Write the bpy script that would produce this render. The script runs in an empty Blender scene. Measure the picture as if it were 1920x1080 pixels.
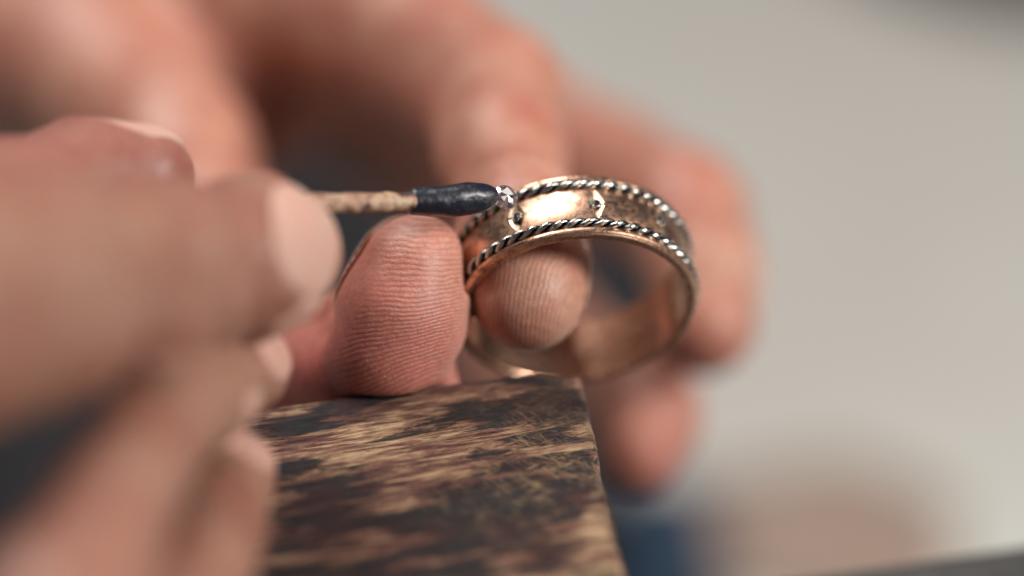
import bpy, bmesh, math, random
import numpy as np
from mathutils import Vector, Matrix

# ------------------------------------------------------------------ scale
U = 0.001                       # everything below is written in millimetres
C = bpy.context.scene.collection
scn = bpy.context.scene
random.seed(7)
rng = np.random.default_rng(7)

# ------------------------------------------------------------------ camera
PITCH = math.radians(35.0)
FOCUS = 241.5
RIGHT = np.array([1.0, 0.0, 0.0])
UP = np.array([0.0, math.sin(PITCH), math.cos(PITCH)])
BACK = np.array([0.0, -math.cos(PITCH), math.sin(PITCH)])     # towards the camera
CAM = np.array([0.0, 0.0, 11.5]) + 241.0 * BACK
cd = bpy.data.cameras.new('camera')
cd.lens = 100.0; cd.sensor_width = 36.0
cd.clip_start = 0.01; cd.clip_end = 20.0
cd.dof.use_dof = True
cd.dof.focus_distance = FOCUS * U
cd.dof.aperture_fstop = 5.2
cd.dof.aperture_blades = 0
cam = bpy.data.objects.new('camera', cd); C.objects.link(cam)
cam.location = Vector(CAM * U)
cam.rotation_euler = (math.radians(90) - PITCH, 0, 0)
scn.camera = cam

# ------------------------------------------------------------------ world and lamps
w = bpy.data.worlds.new('World'); scn.world = w; w.use_nodes = True
bg = w.node_tree.nodes['Background']
bg.inputs[0].default_value = (0.60, 0.66, 0.74, 1); bg.inputs[1].default_value = 0.07
scn.view_settings.view_transform = 'Standard'
scn.view_settings.look = 'None'
scn.view_settings.exposure = 0.0
scn.view_settings.gamma = 1.0
scn.cycles.use_denoising = True
scn.cycles.max_bounces = 10
scn.cycles.transmission_bounces = 8
scn.cycles.caustics_reflective = True


def area(name, loc, target, size, power, col, size_y=None):
    d = bpy.data.lights.new(name, 'AREA'); d.energy = power; d.color = col
    d.shape = 'RECTANGLE'; d.size = size * U; d.size_y = (size_y or size) * U
    o = bpy.data.objects.new(name, d); C.objects.link(o)
    o.location = Vector(loc) * U
    o.rotation_euler = (Vector(target) - Vector(loc)).to_track_quat('-Z', 'Y').to_euler()
    return o


area('window_light', (-170, 270, 540), (0, 20, 0), 360, 3.7, (1.0, 0.97, 0.92), 240)
area('front_fill', (440, -150, 320), (0, 0, 0), 150, 3.7, (1.0, 0.96, 0.90))  # unseen fill lamp, added to brighten the fingertip and thumb

# ------------------------------------------------------------------ helpers
F = 100.0 / 36.0 * 1920.0


def cc(px, py, d):
    """camera-frame point (x right, y up, z back, mm) seen at photo pixel px,py at depth d"""
    return np.array([(px - 960.0) * d / F, (540.0 - py) * d / F, -d])


def c2w(p):
    p = np.asarray(p, dtype=float)
    return CAM + p[..., 0:1] * RIGHT + p[..., 1:2] * UP + p[..., 2:3] * BACK


def dirw(v):
    v = np.asarray(v, float); r = v[0] * RIGHT + v[1] * UP + v[2] * BACK
    return r / np.linalg.norm(r)


def W(px, py, d):
    return c2w(cc(px, py, d))


def on_plane(px, py, z=0.0):
    a = dirw(cc(px, py, 1.0)); t = (z - CAM[2]) / a[2]
    return CAM + a * t


def mesh_from(name, V, Fc, mat=None, parent=None, smooth=True, attrs=None):
    me = bpy.data.meshes.new(name)
    V = np.asarray(V, dtype=np.float32) * U
    if isinstance(Fc, np.ndarray):
        n, k = Fc.shape
        me.vertices.add(len(V)); me.vertices.foreach_set('co', V.ravel())
        me.loops.add(n * k); me.loops.foreach_set('vertex_index', Fc.ravel().astype(np.int32))
        me.polygons.add(n)
        me.polygons.foreach_set('loop_start', np.arange(0, n * k, k, dtype=np.int32))
        me.polygons.foreach_set('loop_total', np.full(n, k, dtype=np.int32))
        me.update(calc_edges=True)
    else:
        me.from_pydata([tuple(v) for v in V], [], Fc)
    me.validate()
    if smooth:
        me.polygons.foreach_set('use_smooth', [True] * len(me.polygons))
    for k_, a in (attrs or {}).items():
        at = me.attributes.new(k_, 'FLOAT', 'POINT'); at.data.foreach_set('value', np.asarray(a, dtype=np.float32))
    me.update()
    o = bpy.data.objects.new(name, me); C.objects.link(o)
    if mat: me.materials.append(mat)
    if parent is not None:
        o.parent = parent
        o.matrix_parent_inverse = Matrix.Translation(-world_loc(parent))
    return o


_loc = {}


def world_loc(o):
    return Vector(_loc.get(o.name, (0, 0, 0)))


def empty(name, loc, label, cat, group=None):
    o = bpy.data.objects.new(name, None); C.objects.link(o)
    o.location = Vector(loc) * U; o.empty_display_size = 0.005
    _loc[o.name] = tuple(o.location)
    return tag(o, label, cat, group)


def tag(o, label, cat, group=None):
    o['label'] = label; o['category'] = cat
    if group: o['group'] = group
    return o


# node helper
def new_mat(name):
    m = bpy.data.materials.new(name); m.use_nodes = True
    nt = m.node_tree
    b = nt.nodes['Principled BSDF']
    return m, nt, b


def N(nt, typ, **kw):
    n = nt.nodes.new(typ)
    for k, v in kw.items():
        if k.startswith('i_'):
            key = k[2:]
            n.inputs[int(key) if key.isdigit() else key.replace('_', ' ')].default_value = v
        else: setattr(n, k, v)
    return n


def ramp(nt, pts, interp='LINEAR'):
    n = nt.nodes.new('ShaderNodeValToRGB'); cr = n.color_ramp; cr.interpolation = interp
    while len(cr.elements) > 1: cr.elements.remove(cr.elements[-1])
    cr.elements[0].position = pts[0][0]; cr.elements[0].color = pts[0][1]
    for p, c in pts[1:]:
        e = cr.elements.new(p); e.color = c
    return n


def g(v): return (v, v, v, 1)


def mixc(nt, fac, a, b, mode='MIX'):
    n = nt.nodes.new('ShaderNodeMix'); n.data_type = 'RGBA'; n.blend_type = mode
    for s, v in ((n.inputs[0], fac), (n.inputs[6], a), (n.inputs[7], b)):
        if isinstance(v, bpy.types.NodeSocket): nt.links.new(v, s)
        else: s.default_value = v
    return n.outputs[2]


def math_(nt, op, a, b=None, c=None, clamp=False):
    n = nt.nodes.new('ShaderNodeMath'); n.operation = op; n.use_clamp = clamp
    for s, v in zip(n.inputs, (a, b, c)):
        if v is None: continue
        if isinstance(v, bpy.types.NodeSocket): nt.links.new(v, s)
        else: s.default_value = v
    return n.outputs[0]


def objcoord(nt, scale=(1, 1, 1), rot=(0, 0, 0)):
    t = nt.nodes.new('ShaderNodeTexCoord'); mp = nt.nodes.new('ShaderNodeMapping')
    mp.inputs['Scale'].default_value = tuple(s / U for s in scale)      # -> texture units are mm
    mp.inputs['Rotation'].default_value = rot
    nt.links.new(t.outputs['Object'], mp.inputs[0]); return mp.outputs[0]


def noise(nt, vec, scale, detail=3, rough=0.55, dist=0.0):
    n = nt.nodes.new('ShaderNodeTexNoise'); nt.links.new(vec, n.inputs['Vector'])
    n.inputs['Scale'].default_value = scale; n.inputs['Detail'].default_value = detail
    n.inputs['Roughness'].default_value = rough; n.inputs['Distortion'].default_value = dist
    return n


def bump(nt, height, dist_mm, strength=1.0, normal=None):
    b = nt.nodes.new('ShaderNodeBump'); b.inputs['Strength'].default_value = strength
    b.inputs['Distance'].default_value = dist_mm * U
    nt.links.new(height, b.inputs['Height'])
    if normal is not None: nt.links.new(normal, b.inputs['Normal'])
    return b.outputs[0]


# ------------------------------------------------------------------ materials
def skin_material(name, tint=(1, 1, 1)):
    m, nt, b = new_mat(name); L = nt.links
    v = objcoord(nt)
    n1 = noise(nt, v, 0.16, 4, 0.6)
    n2 = noise(nt, v, 1.4, 4, 0.65)
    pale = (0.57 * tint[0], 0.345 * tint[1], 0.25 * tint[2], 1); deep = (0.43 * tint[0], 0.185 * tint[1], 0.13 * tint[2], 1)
    r1 = ramp(nt, [(0.35, g(0)), (0.68, g(1))]); L.new(n1.outputs[0], r1.inputs[0])
    col = mixc(nt, r1.outputs[0], pale, deep)
    at = N(nt, 'ShaderNodeAttribute', attribute_name='flush')
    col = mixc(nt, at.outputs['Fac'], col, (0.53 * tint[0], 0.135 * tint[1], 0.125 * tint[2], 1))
    r2 = ramp(nt, [(0.3, g(0.78)), (0.7, g(1.08))]); L.new(n2.outputs[0], r2.inputs[0])
    col = mixc(nt, 1.0, col, r2.outputs[0], 'MULTIPLY')
    # friction ridges: a phase stored on the surface
    ph = N(nt, 'ShaderNodeAttribute', attribute_name='ridge_phase')
    am = N(nt, 'ShaderNodeAttribute', attribute_name='ridge_amount')
    nz = noise(nt, v, 0.9, 3, 0.6)
    nf = noise(nt, v, 5.0, 2, 0.5)
    p = math_(nt, 'ADD', ph.outputs['Fac'], math_(nt, 'MULTIPLY', math_(nt, 'SUBTRACT', nz.outputs[0], 0.5), 4.0))
    p = math_(nt, 'ADD', p, math_(nt, 'MULTIPLY', math_(nt, 'SUBTRACT', nf.outputs[0], 0.5), 1.7))
    nl = noise(nt, v, 0.33, 2, 0.5)
    p = math_(nt, 'ADD', p, math_(nt, 'MULTIPLY', math_(nt, 'SUBTRACT', nl.outputs[0], 0.5), 9.0))
    s = math_(nt, 'SINE', p)
    s01 = math_(nt, 'MULTIPLY_ADD', s, 0.5, 0.5)
    vo = nt.nodes.new('ShaderNodeTexVoronoi'); L.new(v, vo.inputs['Vector']); vo.inputs['Scale'].default_value = 3.2
    pore = math_(nt, 'SMOOTH_MIN', vo.outputs['Distance'], 0.45, 0.15)
    rr = math_(nt, 'MULTIPLY', math_(nt, 'POWER', s01, 0.75), am.outputs['Fac'])
    brk = noise(nt, v, 2.6, 4, 0.7)
    br = ramp(nt, [(0.36, g(0.3)), (0.56, g(1))]); L.new(brk.outputs[0], br.inputs[0])
    rr = math_(nt, 'MULTIPLY', rr, math_(nt, 'MULTIPLY', math_(nt, 'MULTIPLY_ADD', nf.outputs[0], 0.9, 0.45), br.outputs[0]))
    h = math_(nt, 'ADD', math_(nt, 'MULTIPLY', rr, 0.048), math_(nt, 'MULTIPLY', pore, 0.035))
    h = math_(nt, 'ADD', h, math_(nt, 'MULTIPLY', n2.outputs[0], 0.05))
    bn = bump(nt, h, 1.0, 1.0)
    L.new(bn, b.inputs['Normal'])
    # mix the ridge tops towards a paler tone
    col = mixc(nt, math_(nt, 'MULTIPLY', rr, 0.34, clamp=True), col, (0.80, 0.58, 0.46, 1))
    L.new(col, b.inputs['Base Color'])
    b.inputs['Roughness'].default_value = 0.45
    b.inputs['Subsurface Weight'].default_value = 0.55
    b.inputs['Subsurface Radius'].default_value = (1.0, 0.32, 0.16)
    b.inputs['Subsurface Scale'].default_value = 1.3 * U
    b.inputs['Specular IOR Level'].default_value = 0.45
    b.inputs['Coat Weight'].default_value = 0.05; b.inputs['Coat Roughness'].default_value = 0.28
    return m


def nail_material():
    m, nt, b = new_mat('nail'); L = nt.links
    v = objcoord(nt)
    n1 = noise(nt, v, 0.5, 3)
    r = ramp(nt, [(0.35, (0.58, 0.32, 0.26, 1)), (0.7, (0.58, 0.38, 0.31, 1))]); L.new(n1.outputs[0], r.inputs[0])
    L.new(r.outputs[0], b.inputs['Base Color'])
    b.inputs['Roughness'].default_value = 0.48
    b.inputs['Subsurface Weight'].default_value = 0.4
    b.inputs['Subsurface Radius'].default_value = (1.0, 0.5, 0.35); b.inputs['Subsurface Scale'].default_value = 0.8 * U
    b.inputs['Coat Weight'].default_value = 0.12; b.inputs['Coat Roughness'].default_value = 0.3
    L.new(bump(nt, noise(nt, v, 2.5, 2).outputs[0], 0.03), b.inputs['Normal'])
    return m


def metal(name, c1, c2, rough=(0.16, 0.36), scratch=0.012, patina=False, stain=(0.16, 0.075, 0.04)):
    m, nt, b = new_mat(name); L = nt.links
    v = objcoord(nt)
    n1 = noise(nt, v, 0.75, 5, 0.65, 0.6)
    col = mixc(nt, n1.outputs[0], (*c1, 1), (*c2, 1))
    n3 = noise(nt, v, 1.3, 6, 0.68, 0.8)
    st = ramp(nt, [(0.47, g(0)), (0.63, g(0.75))]); L.new(n3.outputs[0], st.inputs[0])
    col = mixc(nt, st.outputs[0], col, (*stain, 1))
    if patina:
        at = N(nt, 'ShaderNodeAttribute', attribute_name='patina')
        nn = noise(nt, v, 6.0, 3)
        f = math_(nt, 'ADD', at.outputs['Fac'], math_(nt, 'MULTIPLY', math_(nt, 'SUBTRACT', nn.outputs[0], 0.5), 0.5), clamp=True)
        col = mixc(nt, f, col, (0.02, 0.024, 0.032, 1))
    L.new(col, b.inputs['Base Color'])
    b.inputs['Metallic'].default_value = 1.0
    n2 = noise(nt, v, 2.2, 4, 0.7)
    rr = ramp(nt, [(0.3, g(rough[0])), (0.72, g(rough[1]))]); L.new(n2.outputs[0], rr.inputs[0])
    rsum = math_(nt, 'MULTIPLY_ADD', st.outputs[0], 0.38, rr.outputs[0])
    L.new(rsum, b.inputs['Roughness'])
    n4 = noise(nt, v, 7.0, 5, 0.75)
    h = math_(nt, 'ADD', n4.outputs[0], math_(nt, 'MULTIPLY', n2.outputs[0], 1.2))
    L.new(bump(nt, h, scratch), b.inputs['Normal'])
    return m


def wax_material():
    m, nt, b = new_mat('dark_wax'); L = nt.links
    v = objcoord(nt)
    n1 = noise(nt, v, 1.4, 5, 0.65)
    r = ramp(nt, [(0.35, (0.006, 0.008, 0.020, 1)), (0.6, (0.014, 0.016, 0.026, 1)), (0.78, (0.06, 0.065, 0.08, 1))])
    L.new(n1.outputs[0], r.inputs[0]); L.new(r.outputs[0], b.inputs['Base Color'])
    b.inputs['Roughness'].default_value = 0.36
    h = math_(nt, 'ADD', math_(nt, 'MULTIPLY', noise(nt, v, 0.9, 3).outputs[0], 0.35), math_(nt, 'MULTIPLY', noise(nt, v, 6, 4, 0.7).outputs[0], 0.05))
    L.new(bump(nt, h, 0.6), b.inputs['Normal'])
    b.inputs['Coat Weight'].default_value = 0.25; b.inputs['Coat Roughness'].default_value = 0.2
    return m


def stick_material():
    m, nt, b = new_mat('pale_stick'); L = nt.links
    v = objcoord(nt)
    n1 = noise(nt, v, 0.8, 4, 0.6); n2 = noise(nt, v, 3, 3)
    r = ramp(nt, [(0.40, (0.05, 0.03, 0.035, 1)), (0.48, (0.36, 0.19, 0.12, 1)), (0.66, (0.56, 0.42, 0.29, 1))])
    L.new(n1.outputs[0], r.inputs[0]); L.new(r.outputs[0], b.inputs['Base Color'])
    b.inputs['Roughness'].default_value = 0.45
    L.new(bump(nt, n2.outputs[0], 0.12), b.inputs['Normal'])
    return m


def wood_material(angle):
    m, nt, b = new_mat('worn_wood'); L = nt.links
    v = objcoord(nt)
    # rotate so x runs along the grain, then squeeze x
    mp = N(nt, 'ShaderNodeMapping'); mp.inputs['Rotation'].default_value = (0, 0, -angle); L.new(v, mp.inputs[0])
    ms = N(nt, 'ShaderNodeMapping'); ms.inputs['Scale'].default_value = (0.085, 1.0, 1.0); L.new(mp.outputs[0], ms.inputs[0])
    gr = ms.outputs[0]
    m2 = N(nt, 'ShaderNodeMapping'); m2.inputs['Scale'].default_value = (0.26, 1.0, 1.0); L.new(mp.outputs[0], m2.inputs[0])
    bl = m2.outputs[0]
    nfib = noise(nt, gr, 2.8, 8, 0.80, 0.10)       # fibres
    nmid = noise(nt, gr, 0.95, 5, 0.65, 0.3)
    nbig = noise(nt, bl, 0.24, 7, 0.66, 0.35)       # grime patches
    ntone = noise(nt, bl, 0.13, 3, 0.5)
    fine = noise(nt, gr, 8.5, 4, 0.7)
    base = ramp(nt, [(0.43, (0.050, 0.022, 0.026, 1)), (0.48, (0.18, 0.075, 0.062, 1)), (0.52, (0.40, 0.21, 0.135, 1)), (0.565, (0.74, 0.51, 0.30, 1))])
    mixn = math_(nt, 'ADD', math_(nt, 'MULTIPLY', nfib.outputs[0], 0.58), math_(nt, 'MULTIPLY', ntone.outputs[0], 0.20))
    mixn = math_(nt, 'ADD', mixn, math_(nt, 'MULTIPLY', nmid.outputs[0], 0.26))
    L.new(mixn, base.inputs[0])
    col = base.outputs[0]
    # dark baked-in grime with its own ragged, grain-following outline
    gsum = math_(nt, 'ADD', math_(nt, 'MULTIPLY', nbig.outputs[0], 0.50), math_(nt, 'MULTIPLY', nmid.outputs[0], 0.32))
    gsum = math_(nt, 'ADD', gsum, math_(nt, 'MULTIPLY', nfib.outputs[0], 0.22))
    ga = N(nt, 'ShaderNodeAttribute', attribute_name='grime')
    gsum = math_(nt, 'ADD', gsum, math_(nt, 'MULTIPLY', ga.outputs['Fac'], 0.065))
    mixn = math_(nt, 'SUBTRACT', mixn, math_(nt, 'MULTIPLY', ga.outputs['Fac'], 0.035)); L.new(mixn, base.inputs[0])
    gm = ramp(nt, [(0.512, g(0)), (0.524, g(0.85)), (0.55, g(1))]); L.new(gsum, gm.inputs[0])
    dcol = ramp(nt, [(0.36, (0.008, 0.014, 0.026, 1)), (0.52, (0.030, 0.029, 0.031, 1)), (0.68, (0.085, 0.065, 0.060, 1))]); L.new(fine.outputs[0], dcol.inputs[0])
    col = mixc(nt, gm.outputs[0], col, dcol.outputs[0])
    # a reddish lacquer remains in places
    nred = noise(nt, v, 0.17, 4, 0.6)
    rd = ramp(nt, [(0.50, g(0)), (0.64, g(0.62))]); L.new(nred.outputs[0], rd.inputs[0])
    col = mixc(nt, rd.outputs[0], col, (0.085, 0.034, 0.034, 1))
    # criss-cross scratches with bare wood in them, near the working corner
    scr = None
    for a_, sc_ in ((0.9, 4.2), (-0.62, 4.6), (0.35, 5.0)):
        q = N(nt, 'ShaderNodeMapping'); q.inputs['Rotation'].default_value = (0, 0, a_); L.new(v, q.inputs[0])
        q2 = N(nt, 'ShaderNodeMapping'); q2.inputs['Scale'].default_value = (0.055, 1, 1); L.new(q.outputs[0], q2.inputs[0])
        nn = noise(nt, q2.outputs[0], sc_, 3, 0.55, 0.0)
        rm = ramp(nt, [(0.56, g(0)), (0.60, g(1))]); L.new(nn.outputs[0], rm.inputs[0])
        scr = rm.outputs[0] if scr is None else math_(nt, 'MAXIMUM', scr, rm.outputs[0])
    msk = N(nt, 'ShaderNodeAttribute', attribute_name='scratched')
    pm = noise(nt, v, 0.5, 4, 0.7); pr = ramp(nt, [(0.44, g(0)), (0.66, g(0.75))]); L.new(pm.outputs[0], pr.inputs[0])
    scr = math_(nt, 'MULTIPLY', math_(nt, 'MULTIPLY', scr, pr.outputs[0]), msk.outputs['Fac'], clamp=True)
    col = mixc(nt, scr, col, (0.62, 0.40, 0.22, 1))
    L.new(col, b.inputs['Base Color'])
    ro = ramp(nt, [(0.35, g(0.24)), (0.65, g(0.5))]); L.new(nfib.outputs[0], ro.inputs[0])
    L.new(ro.outputs[0], b.inputs['Roughness'])
    spk = noise(nt, v, 9.0, 2, 0.5)
    h = math_(nt, 'ADD', math_(nt, 'MULTIPLY', nfib.outputs[0], 0.55), math_(nt, 'MULTIPLY', fine.outputs[0], 0.22))
    h = math_(nt, 'ADD', h, math_(nt, 'MULTIPLY', gm.outputs[0], 0.07))
    h = math_(nt, 'ADD', h, math_(nt, 'MULTIPLY', spk.outputs[0], 0.10))
    h = math_(nt, 'SUBTRACT', h, math_(nt, 'MULTIPLY', scr, 0.10))
    L.new(bump(nt, h, 0.9, 1.0), b.inputs['Normal'])
    b.inputs['Specular IOR Level'].default_value = 0.5
    return m


def plain(name, c1, c2, scale, rough=0.6, bmp=0.2):
    m, nt, b = new_mat(name); L = nt.links
    v = objcoord(nt); n = noise(nt, v, scale, 5, 0.6)
    r = ramp(nt, [(0.35, (*c1, 1)), (0.65, (*c2, 1))]); L.new(n.outputs[0], r.inputs[0])
    L.new(r.outputs[0], b.inputs['Base Color']); b.inputs['Roughness'].default_value = rough
    L.new(bump(nt, noise(nt, v, scale * 12, 3).outputs[0], bmp), b.inputs['Normal'])
    return m


MAT = dict(
    skin_back=skin_material('skin_holding_hand', (1.0, 0.90, 0.88)),
    skin_front_shaded=skin_material('skin_working_hand_shaded', (0.66, 0.64, 0.63)),  # same skin, darker tint stands in for weaker light on this hand
    nail=nail_material(),
    rose=metal('rose_gold', (0.86, 0.54, 0.39), (0.76, 0.43, 0.29), (0.22, 0.34), 0.003),
    cut=metal('bright_cut_gold', (0.95, 0.70, 0.50), (0.90, 0.66, 0.48), (0.22, 0.32), 0.004, stain=(0.5, 0.32, 0.22)),
    silver=metal('oxidised_silver', (0.80, 0.80, 0.76), (0.62, 0.63, 0.60), (0.12, 0.22), 0.004, patina=True, stain=(0.30, 0.28, 0.25)),
    dark_silver=metal('blackened_silver', (0.42, 0.40, 0.38), (0.22, 0.21, 0.21), (0.12, 0.25), 0.01, stain=(0.05, 0.045, 0.045)),
    wax=wax_material(), stick=stick_material(),
)

# ------------------------------------------------------------------ signed-distance modelling
class Field:
    """mm grid in the camera frame, filled with smooth unions of round cones"""
    def __init__(s, lo, hi, h):
        s.lo = np.array(lo, float); s.h = h
        s.n = np.ceil((np.array(hi, float) - s.lo) / h).astype(int) + 1
        s.D = np.full(s.n, 6.0, dtype=np.float32)

    def box(s, lo, hi):
        a = np.clip(np.floor((np.array(lo) - s.lo) / s.h).astype(int), 0, s.n)
        b = np.clip(np.ceil((np.array(hi) - s.lo) / s.h).astype(int) + 1, 0, s.n)
        if np.any(b <= a): return None
        sl = tuple(slice(a[i], b[i]) for i in range(3))
        ax = [(s.lo[i] + s.h * np.arange(a[i], b[i])).astype(np.float32) for i in range(3)]
        P = np.meshgrid(*ax, indexing='ij', sparse=True)
        return sl, P

    def cone(s, p0, r0, p1, r1, k=2.0, m=6.0):
        p0 = np.array(p0, float); p1 = np.array(p1, float); e = m + k
        R = s.box(np.minimum(p0 - r0, p1 - r1) - e, np.maximum(p0 + r0, p1 + r1) + e)
        if R is None: return
        sl, (X, Y, Z) = R
        d = p1 - p0; L2 = float(d @ d) + 1e-9
        t = np.clip(((X - p0[0]) * d[0] + (Y - p0[1]) * d[1] + (Z - p0[2]) * d[2]) / L2, 0, 1)
        dd = np.sqrt((X - p0[0] - t * d[0]) ** 2 + (Y - p0[1] - t * d[1]) ** 2 + (Z - p0[2] - t * d[2]) ** 2) - (r0 + t * (r1 - r0))
        s.union(sl, dd, k)

    def union(s, sl, dd, k):
        a = s.D[sl]
        h = np.clip(0.5 + 0.5 * (a - dd) / k, 0, 1)
        s.D[sl] = a + (dd - a) * h - k * h * (1 - h)

    def chain(s, pts, k=2.0):
        """pts: (px, py, depth, radius in px); consecutive ones are joined"""
        q = [(cc(x, y, d), r * d / F) for x, y, d, r in pts]
        for (a, ra), (b, rb) in zip(q[:-1], q[1:]): s.cone(a, ra, b, rb, k)
        return q

    def add(s, c, R, fn):
        c = np.array(c, float); r = s.box(c - R, c + R)
        if r is None: return
        sl, (X, Y, Z) = r
        s.D[sl] = fn(X - c[0], Y - c[1], Z - c[2], s.D[sl])

    def finger(s, pts, k=2.0, join=0.5):
        keep = s.D; s.D = np.full(s.n, 6.0, dtype=np.float32)
        s.chain(pts, k)
        a, b = keep, s.D
        h = np.clip(0.5 + 0.5 * (a - b) / join, 0, 1)
        s.D = a + (b - a) * h - join * h * (1 - h)

    def keep_out_of_block(s, origin, nrm, k=0.6):
        """flesh stops at the block's end face (nrm points out of the block, world axes)"""
        ax = [(s.lo[i] + s.h * np.arange(s.n[i])).astype(np.float32) for i in range(3)]
        X, Y, Z = np.meshgrid(*ax, indexing='ij', sparse=True)
        wy = CAM[1] + Y * UP[1] + Z * BACK[1]; wz = CAM[2] + Y * UP[2] + Z * BACK[2]; wx = X
        face = (wx - origin[0]) * nrm[0] + (wy - origin[1]) * nrm[1]
        box = np.maximum(face, wz - PZ - 0.1)
        D = s.D; b = -box
        h = np.clip(0.5 - 0.5 * (D - b) / k, 0, 1)
        near = np.abs(b) < 12
        s.D = np.where(D < 5.5, b * h + D * (1 - h) + k * h * (1 - h), D).astype(np.float32)

    def dimple(s, c, rad, depth):
        """positive depth presses in, negative swells"""
        s.add(c, rad * 2.6, lambda x, y, z, D: D + depth * np.exp(-(x * x + y * y + z * z) / (rad * rad)))

    def groove(s, c, axis, R, width, depth, wob=0.0):
        a = np.array(axis, float); a /= np.linalg.norm(a)
        def fn(x, y, z, D):
            t = x * a[0] + y * a[1] + z * a[2]
            t = t + wob * np.sin(0.55 * y + 0.3 * z) + 0.5 * wob * np.sin(1.3 * y + 1.0)
            r2 = x * x + y * y + z * z
            return D + depth * np.exp(-(t / width) ** 2) * np.exp(-(r2 / (R * R)) ** 2)
        s.add(c, R * 1.6, fn)

    def extract(s, pad=True):
        return surface_nets(s.D, s.lo, s.h)


def surface_nets(D, lo, h):
    D = D.copy()
    for ax in range(3):
        sl = [slice(None)] * 3
        for e in (0, -1):
            sl[ax] = e; D[tuple(sl)] = np.maximum(D[tuple(sl)], 0.3)
    S = D < 0
    n = np.array(D.shape)
    cnt = np.zeros(n - 1, dtype=np.uint8)
    for dx in (0, 1):
        for dy in (0, 1):
            for dz in (0, 1):
                cnt += S[dx:n[0] - 1 + dx, dy:n[1] - 1 + dy, dz:n[2] - 1 + dz]
    act = (cnt > 0) & (cnt < 8)
    I = np.argwhere(act)
    idx = np.full(n - 1, -1, dtype=np.int32); idx[act] = np.arange(len(I))
    acc = np.zeros((len(I), 3)); num = np.zeros(len(I))
    corners = [np.array((dx, dy, dz)) for dx in (0, 1) for dy in (0, 1) for dz in (0, 1)]
    for a in corners:
        for ax in range(3):
            if a[ax]: continue
            b = a.copy(); b[ax] = 1
            va = D[tuple((I + a).T)]; vb = D[tuple((I + b).T)]
            c = (va < 0) != (vb < 0)
            t = np.where(c, va / np.where(c, va - vb, 1), 0)
            p = I + a + t[:, None] * (b - a)
            acc += p * c[:, None]; num += c
    V = acc / num[:, None]
    # pull onto the zero set with the field's own gradient
    for _ in range(2):
        i = np.clip(np.floor(V).astype(int), 0, n - 2); f = V - i
        def smp(o):
            return D[tuple(np.clip(i + o, 0, n - 1).T)]
        c = {}
        for o in corners: c[tuple(o)] = smp(o)
        fx, fy, fz = f.T
        def tri(fx, fy, fz):
            return sum(c[(a, b_, d_)] * ((fx if a else 1 - fx) * (fy if b_ else 1 - fy) * (fz if d_ else 1 - fz)) for a in (0, 1) for b_ in (0, 1) for d_ in (0, 1))
        v0 = tri(fx, fy, fz)
        gx = sum((c[(1, a, b_)] - c[(0, a, b_)]) * (fy if a else 1 - fy) * (fz if b_ else 1 - fz) for a in (0, 1) for b_ in (0, 1))
        gy = sum((c[(a, 1, b_)] - c[(a, 0, b_)]) * (fx if a else 1 - fx) * (fz if b_ else 1 - fz) for a in (0, 1) for b_ in (0, 1))
        gz = sum((c[(a, b_, 1)] - c[(a, b_, 0)]) * (fx if a else 1 - fx) * (fy if b_ else 1 - fy) for a in (0, 1) for b_ in (0, 1))
        G = np.stack([gx, gy, gz], 1); g2 = (G ** 2).sum(1) + 1e-6
        st = np.clip(v0 / g2, -0.6, 0.6)[:, None] * G
        V = V - st * 0.8
    quads = []
    for ax in range(3):
        o1, o2 = [(1, 2), (2, 0), (0, 1)][ax]
        sa = [slice(0, n[i] - 1) if i == ax else slice(1, n[i] - 1) for i in range(3)]
        sb = list(sa); sb[ax] = slice(1, n[ax])
        A = S[tuple(sa)]; B = S[tuple(sb)]
        E_ = np.argwhere(A != B)
        flip = A[tuple(E_.T)]
        off = [1 if i != ax else 0 for i in range(3)]
        base = E_ + np.array(off)
        d1 = np.zeros(3, int); d1[o1] = 1
        d2 = np.zeros(3, int); d2[o2] = 1
        q = np.stack([idx[tuple((base - d1 - d2).T)], idx[tuple((base - d2).T)], idx[tuple(base.T)], idx[tuple((base - d1).T)]], 1)
        q[~flip] = q[~flip][:, ::-1]
        quads.append(q)
    Q = np.concatenate(quads)
    Q = Q[(Q >= 0).all(1)]
    return lo + h * V, Q


def px_of(V):
    d = -V[:, 2]
    return 960 + F * V[:, 0] / d, 540 - F * V[:, 1] / d


def nail_region(c, u, wn, hl, hw, p=2.6):
    u = np.array(u, float); wn = np.array(wn, float); wn /= np.linalg.norm(wn)
    u -= wn * (u @ wn); u /= np.linalg.norm(u); v = np.cross(wn, u)
    def q(x, y, z):
        a = (x * u[0] + y * u[1] + z * u[2]) / hl; b = (x * v[0] + y * v[1] + z * v[2]) / hw
        return ((np.abs(a) ** p + np.abs(b) ** p) ** (1 / p) - 1) * min(hl, hw)
    def side(x, y, z): return x * wn[0] + y * wn[1] + z * wn[2]
    return q, side


NAILS = []


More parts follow.
